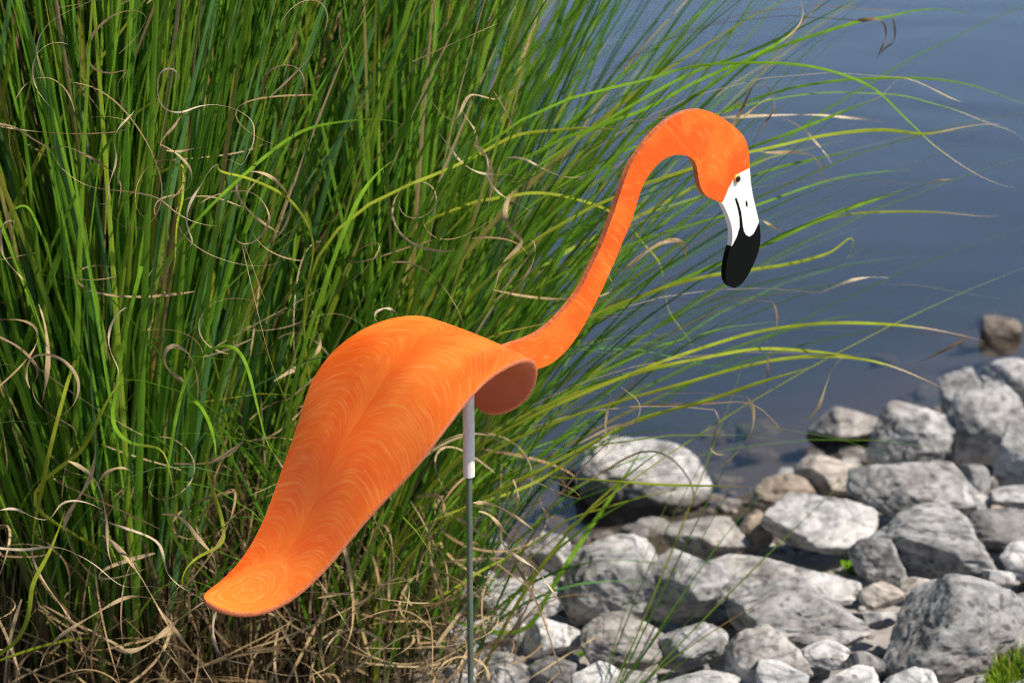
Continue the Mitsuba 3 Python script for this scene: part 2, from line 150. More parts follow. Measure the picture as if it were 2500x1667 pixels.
    ('g', 4.7, [[-480,2869,867],[-426,2884,924],[-377,2934,960],[-341,2980,981],[-303,3012,995],[-263,3031,999],[-217,3042,1001],[-167,3056,990]]),
    ('g', 6.2, [[-273,2854,804],[-254,2870,853],[-233,2896,900],[-212,2942,929],[-179,2998,948]]),
    ('gy', 6.3, [[-532,2806,843],[-539,2796,816],[-553,2798,769],[-572,2815,701],[-584,2819,643],[-588,2807,600],[-571,2791,582],[-539,2772,579],[-510,2755,578],[-498,2741,555],[-492,2734,523]]),
    ('p', 3.8, [[-550,2769,794],[-570,2773,774],[-578,2771,752],[-576,2765,727],[-566,2757,707],[-566,2751,693]]),
    ('y', 6.4, [[-629,2774,712],[-637,2777,695],[-654,2763,642],[-674,2763,578],[-702,2793,488],[-726,2822,404],[-730,2832,373]]),
    ('t', 4.7, [[-693,2752,677],[-695,2746,703],[-682,2738,729],[-654,2727,737],[-631,2718,729],[-615,2711,709],[-615,2710,686],[-628,2712,662],[-652,2720,644],[-673,2728,626]]),
    ('p', 3.8, [[-730,2671,522],[-713,2687,516],[-694,2707,495],[-673,2724,485],[-660,2738,499],[-628,2748,500],[-604,2751,487]]),
    ('t', 5.8, [[-647,2754,562],[-623,2759,544],[-606,2757,520],[-599,2751,495],[-594,2736,461],[-591,2723,427],[-584,2717,409]]),
    ('p', 3.8, [[-766,2703,448],[-744,2700,448],[-696,2686,453],[-657,2675,462],[-624,2672,451],[-594,2678,424],[-563,2696,388],[-530,2713,380],[-513,2721,365]]),
    ('t', 6.3, [[-614,2775,513],[-596,2765,537],[-571,2758,550],[-553,2755,542]]),
    ('p', 3.9, [[-607,2760,468],[-579,2766,451],[-546,2765,439],[-523,2758,426],[-512,2743,392],[-488,2731,369],[-462,2724,356],[-448,2724,327]]),
    ('t', 3.9, [[-697,2706,455],[-700,2712,424],[-685,2725,372],[-668,2751,317],[-655,2778,255],[-656,2795,181]]),
    ('g', 5.1, [[-502,2822,586],[-490,2838,636],[-473,2840,675],[-456,2835,697],[-428,2823,714],[-404,2811,716],[-388,2796,700],[-376,2777,668],[-366,2767,624],[-357,2769,584],[-333,2779,547]]),
    ('t', 6.4, [[-487,2871,639],[-507,2861,659],[-516,2854,686],[-503,2851,705],[-485,2851,699],[-472,2856,673],[-470,2866,637],[-474,2875,609]]),
    ('t', 6.8, [[-503,2812,533],[-471,2823,528],[-445,2827,531],[-418,2826,548],[-398,2819,575],[-401,2813,593],[-410,2808,584]]),
    ('g', 5.2, [[-493,2885,576],[-475,2876,605],[-458,2861,586],[-445,2837,555],[-441,2816,540]]),
    ('y', 5.6, [[-450,2789,559],[-449,2797,515],[-441,2805,470],[-434,2805,428],[-436,2799,411],[-457,2788,399],[-479,2772,390],[-490,2757,376],[-487,2742,359]]),
    ('t', 5.9, [[-520,2775,467],[-492,2787,454],[-469,2795,416],[-451,2795,391],[-446,2789,365],[-448,2783,347]]),
    ('t', 5.9, [[-709,2734,236],[-690,2730,273],[-648,2721,311],[-609,2724,335],[-574,2739,348],[-540,2761,336],[-500,2786,317]]),
    ('p', 4.4, [[-438,2732,331],[-444,2727,283],[-432,2719,261],[-401,2707,256],[-381,2699,253]]),
    ('t', 7.4, [[-617,2800,422],[-576,2773,398],[-548,2750,367],[-523,2741,322],[-490,2752,261],[-464,2762,208],[-452,2757,189]]),
    ('t', 7.8, [[-604,2719,287],[-567,2717,271],[-530,2727,287],[-501,2742,308],[-464,2757,330],[-453,2759,338]]),
    ('t', 7.3, [[-682,2833,411],[-655,2816,469],[-631,2803,508],[-613,2795,581],[-614,2803,618]]),
    ('y', 5.9, [[-651,2771,555],[-620,2756,589],[-592,2745,641],[-572,2748,675],[-558,2755,692]]),
    ('y', 6.4, [[-755,2731,268],[-726,2717,305],[-709,2708,356],[-703,2708,384],[-684,2719,420],[-663,2741,467],[-655,2748,488]]),
    ('t', 7.7, [[-690,2833,776],[-680,2819,746],[-676,2806,712],[-679,2800,678],[-691,2805,633]]),
    ('d', 4.3, [[-755,2772,766],[-732,2762,751],[-710,2757,741],[-690,2756,722],[-682,2760,702],[-693,2768,671],[-687,2779,639],[-666,2791,614],[-646,2798,596],[-644,2800,575]]),
    ('p', 4.1, [[-201,2891,729],[-205,2895,738],[-195,2900,746],[-181,2905,744],[-169,2909,730]]),
    ('t', 7.4, [[-359,2889,635],[-335,2901,646],[-312,2918,655],[-295,2937,667],[-295,2955,683],[-305,2971,689]]),
    ('t', 8.2, [[-36,3105,688],[-26,3106,717],[-10,3110,752],[14,3124,784],[-1,3141,795],[-11,3162,818],[-4,3182,838],[15,3202,852],[37,3218,856],[52,3231,844]]),
    ('y', 4.7, [[-157,3092,886],[-97,3142,898],[-42,3189,914],[11,3215,933],[59,3229,936],[122,3236,939],[187,3262,927],[228,3300,912]]),
    ('y', 4.9, [[21,3201,839],[59,3208,837],[107,3222,823],[157,3250,797],[198,3286,756],[227,3319,713],[253,3345,673],[266,3361,611],[275,3373,575],[304,3377,533],[319,3386,490]]),
    ('t', 7.3, [[186,3273,686],[211,3268,708],[231,3268,725],[257,3273,736],[280,3279,734],[291,3286,713],[289,3295,682],[277,3303,659]]),
    ('p', 3.5, [[-109,2990,993],[-92,2985,970],[-69,2987,943],[-39,2996,928],[-10,3007,924],[11,3015,915]]),
    ('p', 3.1, [[-62,2977,979],[-39,2980,963],[-34,2991,920],[-10,3005,889],[29,3018,863]]),
    ('p', 3.2, [[-10,3106,923],[14,3114,921],[42,3122,906],[76,3124,890],[113,3117,892]]),
    ('t', 5.0, [[-120,2988,1042],[-74,3002,1029],[-63,3011,1045],[-39,3020,1040],[-13,3027,1041]]),
    ('t', 5.0, [[-74,2979,1035],[-65,2981,1014],[-54,2986,994],[-54,2994,974],[-39,3005,953],[-31,3026,904],[-37,3047,861],[-48,3064,818]]),
]
rng = np.random.default_rng(11)


def tag(key, label=None, category=None, group=None, kind=None):
    d = {k: v for k, v in (('label', label), ('category', category), ('group', group), ('kind', kind)) if v}
    labels.setdefault(key, {}).update(d)


def numbered(name):
    if name not in scene:
        return name
    i = 1
    while f'{name}_{i:03d}' in scene:
        i += 1
    return f'{name}_{i:03d}'


# ------------------------------------------------------------------ materials
def rgb(c):
    return {'type': 'rgb', 'value': [float(x) for x in c]}


def principled(color, rough=0.6, spec=0.4, metallic=0.0, two=True, **k):
    b = {'type': 'principled', 'base_color': color if isinstance(color, dict) else rgb(color), 'roughness': rough, 'specular': spec, 'metallic': metallic, **k}
    return {'type': 'twosided', 'b': b} if two else b


def ground_color(p, n, uv):
    a = fbm(p.x * 3.1, p.y * 3.1, p.z * 3.1, 3)
    b = noise(p.x * 60, p.y * 60, p.z * 60)
    soil = mix((0.10, 0.075, 0.05), (0.20, 0.16, 0.12), a) * (1 - 0.6 * smoothstep(-0.16, -0.24, p.z))
    grit = mix((0.22, 0.21, 0.21), (0.45, 0.43, 0.43), b)
    land = mix(soil, grit, smoothstep(-0.25, 0.05, p.x) * (1 - smoothstep(-0.12, -0.24, p.z)))
    silt = mix((0.022, 0.027, 0.036), (0.075, 0.060, 0.048), smoothstep(-0.75, -0.30, p.z) * (0.3 + 0.7 * a))
    return mix(silt, land, smoothstep(-0.33, -0.26, p.z))


scene['mat_ground'] = principled(proc(ground_color), 0.9, 0.2)


def rock_color(p, n, uv):
    # uv.x: how light the stone is; uv.y: 0 grey ... 1 brown
    o = uv.y * 37 + uv.x * 19
    a = fbm(p.x * 11 + o, p.y * 11, p.z * 11, 3)
    b = fbm(p.x * 46 + a * 3, p.y * 46 + o, p.z * 46, 3)
    c = noise(p.x * 24 + o, p.y * 24, p.z * 70)
    g = noise(p.x * 190, p.y * 190, p.z * 190)
    m = smoothstep(0.20, 0.80, 0.40 * a + 0.42 * b + 0.18 * g)
    grey = mix((0.15, 0.153, 0.166), (0.66, 0.665, 0.68), m)
    grey = mix(grey, (0.68, 0.685, 0.70), 0.6 * smoothstep(0.56, 0.76, c))
    brown = mix((0.15, 0.105, 0.075), (0.50, 0.40, 0.31), m)
    col = mix(grey, brown, dr.clip(uv.y + 0.20 * smoothstep(0.60, 0.75, fbm(p.x * 5 + o, p.y * 5, p.z * 5, 2)), 0, 1))
    pit = smoothstep(0.68, 0.82, noise(p.x * 75, p.y * 75 + o, p.z * 75))
    crack = 1 - smoothstep(0.0, 0.035, dr.abs(fbm(p.x * 13 + o, p.y * 13, p.z * 17, 2) - 0.52))
    col = col * (1 - 0.5 * pit) * (1 - 0.35 * crack)
    wet = smoothstep(-0.250, -0.292, p.z)          # the damp, algae-brown foot of stones standing in the lake
    return mix(col * uv.x, mi.Color3f(0.06, 0.045, 0.03) * uv.x, 0.75 * wet)


def rock_bump(p, n, uv):
    return 0.010 * fbm(p.x * 40, p.y * 40, p.z * 40, 3)


scene['mat_rock'] = {'type': 'bumpmap', 'arbitrary': proc(rock_bump, 2e-3), 'scale': 1.0, 'b': principled(proc(rock_color), 0.85, 0.3)}


def paint_color(p, n, uv):
    # uv: metres along / across the painted sheet; +10 underside, +20 cut edge
    kind = dr.floor((uv.x + 5) / 10)
    Y, X = uv.x - 10 * kind, uv.y
    a = dr.abs(X) / 0.13
    w = 0.034 * (fbm(Y * 8 + 3, X * 13 + 5, 0, 2) - 0.5)
    q = Y - 0.105 * (1.15 * dr.sqrt(a + 0.012) - 1.15 * a * a) + w
    side = dr.select(X > 0, 0.0, 31.0)
    fine = noise(q * 800 + side, a * 7 + 3)
    mid = noise(q * 330 + side, a * 4 + 9)
    band = fbm(q * 17 + side, a * 2.6, 4.0, 3)
    # the swirl on the tail end
    tx, ty = X, Y - 0.058
    r = dr.sqrt(tx * tx + 0.7 * ty * ty) + 0.004 * noise(X * 60, Y * 60)
    ph = dr.atan2(ty, tx)
    on = 1 - smoothstep(0.040, 0.064, r + 0.02 * (noise(X * 40, Y * 40, 3) - 0.5))
    fine = dr.lerp(fine, noise(r * 760, ph * 2.2 + 20), on)
    mid = dr.lerp(mid, noise(r * 330, ph * 1.4 + 40), on)
    band = dr.lerp(band, 1.15 - 0.5 * r / 0.06, on)
    streak = smoothstep(0.34, 0.92, 0.55 * fine + 0.45 * mid)
    deep = mix((0.80, 0.108, 0.006), (0.89, 0.185, 0.018), smoothstep(0.20, 0.80, band))
    ridge = dr.exp(-a * a * 28) * (1 - on)
    light = mix((0.92, 0.28, 0.045), (0.95, 0.37, 0.10), fine)
    top = mix(deep, light, dr.clip(0.44 * streak * (0.45 + 0.8 * band) * (1 - 0.40 * ridge) + 0.14 * on, 0, 1))
    top = mix(top, (0.80, 0.115, 0.006), 0.30 * ridge)
    under = mix((0.70, 0.21, 0.10), (0.76, 0.28, 0.15), fbm(Y * 25, X * 25, 0, 2))
    cut = mix((0.46, 0.115, 0.045), (0.72, 0.23, 0.10), noise(p.x * 500, p.y * 500, p.z * 500))
    return dr.select(kind < 0.5, top, dr.select(kind < 1.5, under, cut))


def neck_color(p, n, uv):
    kind = dr.floor((uv.x + 5) / 10)
    u, z = uv.x - 10 * kind, uv.y
    th = 1.0 + 2.2 * (fbm(u * 8 + 2, z * 8, 1.5, 2) - 0.5)
    c, s = dr.cos(th), dr.sin(th)
    q, l = u * c + z * s, z * c - u * s
    fine = noise(q * 700, l * 150 + 5)
    mid = noise(q * 300, l * 95 + 9)
    band = fbm(u * 24, z * 24, 7.0, 3)
    streak = smoothstep(0.48, 0.95, 0.5 * fine + 0.5 * mid)
    deep = mix((0.80, 0.110, 0.006), (0.88, 0.180, 0.016), smoothstep(0.30, 0.70, band))
    top = mix(deep, mix((0.93, 0.30, 0.055), (0.95, 0.38, 0.09), fine), dr.clip(0.50 * streak * (0.25 + 1.1 * band), 0, 1))
    cut = mix((0.45, 0.10, 0.035), (0.74, 0.22, 0.085), noise(p.z * 420 + p.x * 260, p.y * 120, p.x * 60))
    return dr.select(kind < 0.5, top, cut)


scene['mat_paint'] = principled(proc(paint_color), 0.5, 0.35)
scene['mat_neck_paint'] = principled(proc(neck_color), 0.5, 0.35)
scene['mat_white_paint'] = principled((0.84, 0.85, 0.86), 0.45, 0.4)
scene['mat_black_paint'] = principled((0.004, 0.005, 0.005), 0.6, 0.08)
scene['mat_eye_ring'] = principled((0.85, 0.40, 0.035), 0.3, 0.5)
scene['mat_pupil'] = principled((0.004, 0.004, 0.004), 0.12, 0.6)
scene['mat_plastic'] = principled(proc(lambda p, n, uv: mix((0.74, 0.745, 0.74), (0.81, 0.81, 0.805), fbm(p.x * 60, p.y * 60, p.z * 25, 2))), 0.4, 0.45)
scene['mat_steel'] = principled(proc(lambda p, n, uv: mix((0.105, 0.150, 0.115), (0.21, 0.275, 0.22), fbm(p.x * 120, p.y * 120, p.z * 18, 3))), 0.42, 0.5, 0.55)
scene['mat_leaf'] = {'type': 'principledthin', 'base_color': {'type': 'mesh_attribute', 'name': 'vertex_color'}, 'roughness': 0.34, 'diff_trans': 0.4, 'eta': 1.45}
scene['mat_dry_leaf'] = {'type': 'principledthin', 'base_color': {'type': 'mesh_attribute', 'name': 'vertex_color'}, 'roughness': 0.55, 'diff_trans': 0.35, 'eta': 1.4}
scene['mat_water'] = {'type': 'thindielectric', 'int_ior': 1.33}

# ------------------------------------------------------------------ ground, lake
WATER = -0.30


def shore(x):
    return 4.2 + 0.95 * 0.12 * np.logaddexp(0, (np.asarray(x, float) - 0.2) / 0.12)


def ground_height(x, y):
    x, y = np.asarray(x, float), np.asarray(y, float)
    d = (shore(np.minimum(x, 40)) - y) * 0.8
    up = 0.30 * (1 - np.exp(-np.maximum(d, 0) / 0.55))
    rough = 0.018 * (meshkit.noise(np.stack([x * 5, y * 5, x * 0], -1), 3) - 0.5)
    dip = 0.055 * np.clip((x + 0.05) / 0.2, 0, 1) * np.clip(d / 0.3, 0, 1) * np.clip((y - 2.75 - 0.42 * np.clip((x - 0.5) / 0.3, 0, 1)) / 0.25, 0, 1)
    return WATER + up + np.maximum(0.33 * np.minimum(d, 0), -1.3) + rough - dip


def axis(a, b, step, far, n):
    g = np.geomspace(step, far, n)
    return np.concatenate([(a - g)[::-1], np.arange(a, b + 1e-6, step), b + g])


def sheet(xs, ys, z):
    x, y = np.meshgrid(xs, ys, indexing='ij')
    v = np.stack([x, y, z(x, y)], -1)
    n, m = x.shape
    i, j = np.meshgrid(np.arange(n - 1), np.arange(m - 1), indexing='ij')
    a = (i * m + j).ravel()
    return v.reshape(-1, 3), np.stack([a, a + m, a + m + 1, a + 1], 1)


scene['ground'] = mikit.ply(sheet(axis(-2.0, 2.4, 0.04, 900, 26), axis(2.4, 6.5, 0.04, 900, 26), ground_height), 'mat_ground', smooth=True)
tag('ground', kind='structure')


def waves(x, y):
    fade = 1 / (1 + np.maximum(np.hypot(x, y) - 8, 0) / 10)
    z = 0
    for k, (a, ang, l) in enumerate(((0.0013, 1.45, 1.30), (0.0005, 1.75, 0.67), (0.0002, 1.2, 0.29), (0.0001, 1.65, 0.15))):
        ph = 2.2 * meshkit.noise(np.stack([x * 0.9, y * 0.9, x * 0 + k * 7], -1), 5 + k) * 2 * math.pi
        z = z + a * np.sin((x * math.cos(ang) + y * math.sin(ang)) * 2 * math.pi / l + ph)
    return WATER + z * fade


scene['lake_water'] = mikit.ply(sheet(axis(-1.0, 4.6, 0.03, 800, 30), axis(4.0, 14.0, 0.03, 800, 30), waves), 'mat_water', smooth=True)
tag('lake_water', kind='structure')


# ------------------------------------------------------------------ rocks
ICO = {k: trimesh.creation.icosphere(subdivisions=k) for k in (1, 2, 3, 4)}


def rock_mesh(half, seed, sub=4, rough=0.07, planes=12, soft=26.0):
    r = np.random.default_rng(seed)
    d = np.array(ICO[sub].vertices)
    nrm = r.normal(size=(planes, 3))
    nrm /= np.linalg.norm(nrm, axis=1, keepdims=True)
    h = r.uniform(0.66, 1.0, planes)
    c = np.maximum(d @ nrm.T, 0.02)
    q = h / c
    rad = (np.sum(q ** -soft, axis=1)) ** (-1 / soft)
    rad = np.minimum(rad, 1.2)
    o = r.uniform(0, 50, 3)
    f = sum(0.5 ** k * (meshkit.noise(d * (1.8 * 2 ** k) + o, k) - 0.5) for k in range(4))
    ridge = np.abs(meshkit.noise(d * 3.0 + o + 9, 7) - 0.5)
    fine = sum(0.5 ** k * (meshkit.noise(d * (9.0 * 2 ** k) + o, k + 20) - 0.5) for k in range(3)) if sub > 2 else 0.0
    v = d * (rad * (1 + rough * 1.0 * f + 0.45 * rough * fine - 0.05 * np.exp(-(ridge / 0.03) ** 2) * (sub > 2)))[:, None]
    lo, hi = v.min(0), v.max(0)
    v = (v - (lo + hi) / 2) / ((hi - lo) / 2)
    return v * np.asarray(half), np.array(ICO[sub].faces)


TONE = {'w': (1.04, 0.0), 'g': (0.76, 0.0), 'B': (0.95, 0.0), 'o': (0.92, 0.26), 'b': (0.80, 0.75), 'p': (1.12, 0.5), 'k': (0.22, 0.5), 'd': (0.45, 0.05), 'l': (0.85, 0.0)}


def add_rock(name, mesh, at, tone, yaw, key=None):
    v, f = mesh
    c, s = math.cos(yaw), math.sin(yaw)
    v = np.stack([v[:, 0] * c - v[:, 1] * s, v[:, 0] * s + v[:, 1] * c, v[:, 2]], 1) + np.asarray(at)
    k = key or numbered(name)
    scene[k] = mikit.ply((v, f), 'mat_rock', smooth=True, uv=np.tile(tone, (len(v), 1)))
    return k


for i, (t, text, x, y, z, hx, hy, hz) in enumerate(ROCKS):
    r = np.random.default_rng(100 + i)
    light, brown = TONE[t]
    e = 1.28 if i in (9, 10) else 1.05
    m = rock_mesh((hx * e, hy * e, hz * e), 500 + i, 4, r.uniform(0.06, 0.12), r.integers(10, 15), 7.0 if t in 'Bb' else r.uniform(22, 45))
    if i == 5:                                           # undercut: its foot stands back, leaving a hollow below
        v = m[0]
        under = np.clip((0.25 * hz - v[:, 2]) / (0.7 * hz), 0, 1)
        v[:, 1] = v[:, 1] + under * np.clip(-v[:, 1] + 0.75 * hy, 0, None) * 0.9
    k = add_rock('rock', m, (x, y, z), (light * r.uniform(0.86, 1.06), max(0.0, brown + r.uniform(-0.03, 0.03))), r.uniform(-0.25, 0.25))
    tag(k, text, 'rock')

# gravel and small broken stone lying between the boulders
gv, gf, gt, at = [], [], [], 0
for i in range(2600):
    x, y = rng.uniform(-0.35, 2.2), rng.uniform(2.75, 5.4)
    d = float(shore(x) - y)
    if d < -0.05 or rng.uniform() > 0.35 + 0.65 * math.exp(-d):
        continue
    big = rng.uniform() < 0.16
    s = rng.uniform(0.016, 0.034) if big else rng.uniform(0.005, 0.015)
    v, f = rock_mesh((s, s * rng.uniform(0.6, 1), s * rng.uniform(0.45, 0.8)), int(rng.integers(1e6)), 2 if big else 1, 0.08, 9)
    v = v + np.array([x, y, float(ground_height(x, y)) + s * 0.35])
    gv.append(v), gf.append(f + at)
    at += len(v)
    gt.append(np.tile([rng.uniform(0.8, 1.05), rng.choice([0.0, 0.1, 0.35, 0.5])], (len(v), 1)))
scene['gravel'] = mikit.ply((np.vstack(gv), np.vstack(gf)), 'mat_rock', smooth=True, uv=np.vstack(gt))
tag('gravel', 'pale pinkish gravel and stone chips lying between the boulders', 'gravel', kind='stuff')
# stones lying on the lake bed by the shore, seen through the water, and the bank going on beyond the frame
gv, gf, gt, at = [], [], [], 0
for i in range(60):
    x = rng.uniform(-0.3, 2.6)
    y = float(shore(x)) + rng.uniform(0.03, 1.1) ** 1.3
    s = rng.uniform(0.02, 0.075)
    v, f = rock_mesh((s, s * 0.8, s * 0.5), int(rng.integers(1e6)), 2, 0.08, 10)
    z = float(ground_height(x, y)) + s * 0.15
    v = v + np.array([x, y, min(z, WATER - 0.02 - s * 0.5)])
    gv.append(v), gf.append(f + at)
    at += len(v)
    gt.append(np.tile([rng.uniform(0.3, 0.7), rng.uniform(0.5, 0.9)], (len(v), 1)))
scene['lake_bed_stones'] = mikit.ply((np.vstack(gv), np.vstack(gf)), 'mat_rock', smooth=True, uv=np.vstack(gt))
tag('lake_bed_stones', 'brown stones lying under water along the shore', 'stones', kind='stuff')
gv, gf, gt, at = [], [], [], 0
for i in range(620):
    x = rng.uniform(-0.1, 3.2)
    y = float(shore(x)) - rng.uniform(-0.05, 2.2)
    if y < 2.98 + 0.1 * min(max(x - 0.4, 0), 1):
        continue
    outside = x > 0.262 * y + 0.10
    if outside and rng.uniform() > 0.5:
        continue
    s = rng.uniform(0.05, 0.12) if outside else rng.uniform(0.022, 0.055)
    v, f = rock_mesh((s, s * 0.85, s * 0.65), int(rng.integers(1e6)), 3, 0.08, 13)
    v = v + np.array([x, y, float(ground_height(x, y)) + s * (0.3 if outside else 0.0)])
    gv.append(v), gf.append(f + at)
    at += len(v)
    gt.append(np.tile([rng.uniform(0.4, 0.85), rng.choice([0.0, 0.0, 0.05, 0.2])], (len(v), 1)))
scene['rubble_bank'] = mikit.ply((np.vstack(gv), np.vstack(gf)), 'mat_rock', smooth=True, uv=np.vstack(gt))
tag('rubble_bank', 'broken grey and white stone rubble filling the bank between the boulders', 'rubble', kind='stuff')

# ------------------------------------------------------------------ the flamingo sculpture
ANCHOR = np.array([0.0272, 2.5753, 0.7851])
HEAD = 0.7004                                            # it faces 40 degrees away to the right
FORE = np.array([math.cos(HEAD), math.sin(HEAD), 0])
SIDE = np.array([math.sin(HEAD), -math.cos(HEAD), 0])
UPV = np.array([0, 0, 1.0])
KN = [0, .12, .25, .38, .5, .62, .73, .83, .92, 1]
SPINE = np.array([[-0.5178, -0.189], [-0.4378, -0.182], [-0.3732, -0.1242], [-0.3268, -0.0527], [-0.2732, 0.0051], [-0.213, 0.059], [-0.1412, 0.0684], [-0.0779, 0.0482], [-0.0571, -0.0075], [-0.0837, -0.0531]])
HALF = [0.0709, 0.0667, 0.0811, 0.1081, 0.1298, 0.1293, 0.1167, 0.1011, 0.0872, 0.0753]
CURL = [2.22, .97, .62, 2.34, .96, 1.75, .95, .62, 1.23, 1.56]


def frame(u, lat, z):
    return ANCHOR + np.asarray(u)[..., None] * FORE + np.asarray(lat)[..., None] * SIDE + np.asarray(z)[..., None] * UPV


def sheet_body():
    n, m = 181, 61
    sv = 0.5 - 0.5 * np.cos(np.linspace(0, math.pi, n))
    tv = np.sin(np.linspace(-1, 1, m) * math.pi / 2)
    cs = CubicSpline(KN, SPINE)
    c, d = cs(sv), cs(sv, 1)
    d /= np.linalg.norm(d, axis=1, keepdims=True)
    nn = np.stack([-d[:, 1], d[:, 0]], 1)
    w = CubicSpline(KN, HALF)(sv) * np.sqrt(np.maximum(1 - np.abs(2 * sv - 1) ** 6, 0))
    w = np.maximum(w, 0.0015)
    kap = CubicSpline(KN, CURL)(sv)
    th = kap[:, None] * w[:, None] * tv[None]
    lat, drop = np.sin(th) / kap[:, None], (1 - np.cos(th)) / kap[:, None]
    S = frame(c[:, None, 0] - nn[:, None, 0] * drop, lat, c[:, None, 1] - nn[:, None, 1] * drop)
    arc = np.concatenate([[0], np.cumsum(np.linalg.norm(np.diff(c, axis=0), axis=1))])
    uv = np.stack([np.broadcast_to(arc[:, None], (n, m)), w[:, None] * tv[None]], -1)
    N = np.cross(np.gradient(S, axis=0), np.gradient(S, axis=1))
    N /= np.linalg.norm(N, axis=-1, keepdims=True) + 1e-15
    if N[n // 2, m // 2, 2] < 0:
        N = -N
    for e in (0, -1):
        N[e] = N[e + (1 if e == 0 else -1)]
    return S, N, uv


S, N, UVB = sheet_body()
THICK = 0.0062
n, m = S.shape[:2]
i, j = np.meshgrid(np.arange(n - 1), np.arange(m - 1), indexing='ij')
a = (i * m + j).ravel()
quad = np.stack([a, a + m, a + m + 1, a + 1], 1)
ring = np.concatenate([np.arange(m), np.arange(1, n) * m + m - 1, (n - 1) * m + np.arange(m - 2, -1, -1), np.arange(n - 2, 0, -1) * m])
So, Si = S.reshape(-1, 3), (S - N * THICK).reshape(-1, 3)
uvo = UVB.reshape(-1, 2)
# the cut edge: slightly rounded, as a row of five points round the outline
out = So[ring] - S.reshape(n, m, 3)[n // 2, m // 2]
tang = np.roll(So[ring], -1, 0) - np.roll(So[ring], 1, 0)
nr = N.reshape(-1, 3)[ring]
bi = np.cross(tang, nr)
bi /= np.linalg.norm(bi, axis=1, keepdims=True) + 1e-12
inward = So[np.clip(ring, 0, None)] - (So[ring] * 0 + So.reshape(n, m, 3)[np.clip(ring // m, 4, n - 5), m // 2])
bi *= np.sign((bi * inward).sum(1, keepdims=True) + 1e-12)
prof = [(0.0, 0.0), (0.0009, -0.0009), (0.0013, -0.0031), (0.0009, -0.0053), (0.0, -THICK)]
rim = np.stack([So[ring] + bi * px + nr * pz for px, pz in prof], 1)
R_ = len(ring)
k1 = np.arange(R_)
k2 = (k1 + 1) % R_
rq = np.concatenate([np.stack([k1 * 5 + q, k2 * 5 + q, k2 * 5 + q + 1, k1 * 5 + q + 1], 1) for q in range(4)])
scene['flamingo__body'] = mikit.ply((np.vstack([So, Si]), np.concatenate([quad, quad[:, ::-1] + n * m])), 'mat_paint', smooth=True, uv=np.vstack([uvo, uvo + [10, 0]]))
scene['flamingo__body__cut_edge'] = mikit.ply((rim.reshape(-1, 3), rq), 'mat_paint', smooth=True, uv=np.repeat(uvo[ring] + [20, 0], 5, axis=0))
tag('flamingo', 'orange flamingo garden sculpture of bent sheet with flat neck, balanced on a steel rod', 'flamingo sculpture')

PLATE = 0.0090


def plate(outline, half, lift=0.0, holes=()):
    """A flat board in the bird's upright middle plane, its outline in metres (forward, up)."""
    poly = shapely.geometry.polygon.orient(shapely.Polygon(outline))
    v2, f2 = trimesh.creation.triangulate_polygon(poly, engine='earcut')
    o = np.array(poly.exterior.coords)[:-1]
    step = []
    for p, q in zip(o, np.roll(o, -1, 0)):
        k = max(1, int(np.linalg.norm(q - p) / 0.004))
        step += [p + (q - p) * x / k for x in range(k)]
    o = np.array(step)
    K = len(o)
    front = frame(v2[:, 0], np.full(len(v2), half + lift), v2[:, 1])
    back = frame(v2[:, 0], np.full(len(v2), -half + lift), v2[:, 1])
    wa, wb = frame(o[:, 0], np.full(K, half + lift), o[:, 1]), frame(o[:, 0], np.full(K, -half + lift), o[:, 1])
    q = np.arange(K)
    w = np.stack([q, q + K, (q + 1) % K + K, (q + 1) % K], 1) + 2 * len(v2)
    w = np.concatenate([w[:, [0, 1, 2]], w[:, [0, 2, 3]]])
    V = np.vstack([front, back, wa, wb])
    F = np.concatenate([f2, f2[:, ::-1] + len(v2), w])
    UV = np.vstack([v2, v2, o + [20, 0], o + [20, 0]])
    return V, F, UV


V, F, UV = plate(NECK, PLATE / 2)
scene['flamingo__neck'] = mikit.ply((V, F), 'mat_neck_paint', smooth=True, uv=UV)
V, F, UV = plate(BEAK, PLATE / 2 - 0.0001)
scene['flamingo__beak'] = mikit.ply((V, F), 'mat_white_paint', smooth=True, uv=UV)
V, F, UV = plate(TIP, PLATE / 2 + 0.0002)
scene['flamingo__beak__black_tip'] = mikit.ply((V, F), 'mat_black_paint', smooth=True, uv=UV)
for s in (1, -1):
    V, F, UV = plate(NOSTRIL, 0.0002, s * PLATE / 2)
    scene[numbered('flamingo__beak__nostril')] = mikit.ply((V, F), 'mat_black_paint', smooth=True, uv=UV)


def dome(r, h, base, side):
    t = np.linspace(0, 1, 9)
    prof = np.stack([r * np.cos(t * math.pi / 2), base + h * np.sin(t * math.pi / 2)], 1)
    prof = np.vstack([[r, base - 0.004], prof])
    a = np.arange(28) * 2 * math.pi / 28
    u = 0.3770 + prof[:, :1] * np.cos(a)
    z = 0.1857 + prof[:, :1] * np.sin(a)
    lat = side * np.broadcast_to(prof[:, 1:], u.shape)
    v = frame(u, lat, z).reshape(-1, 3)
    i, j = np.meshgrid(np.arange(len(prof) - 1), np.arange(28), indexing='ij')
    return v, np.stack([i * 28 + j, i * 28 + (j + 1) % 28, (i + 1) * 28 + (j + 1) % 28, (i + 1) * 28 + j], -1).reshape(-1, 4)


for s in (1, -1):
    e = numbered('flamingo__eye')
    scene[e] = mikit.ply(dome(0.0067, 0.0042, PLATE / 2, s), 'mat_eye_ring', smooth=True)
    scene[e + '__pupil'] = mikit.ply(dome(0.0047, 0.0030, PLATE / 2 + 0.0026, s), 'mat_pupil', smooth=True)


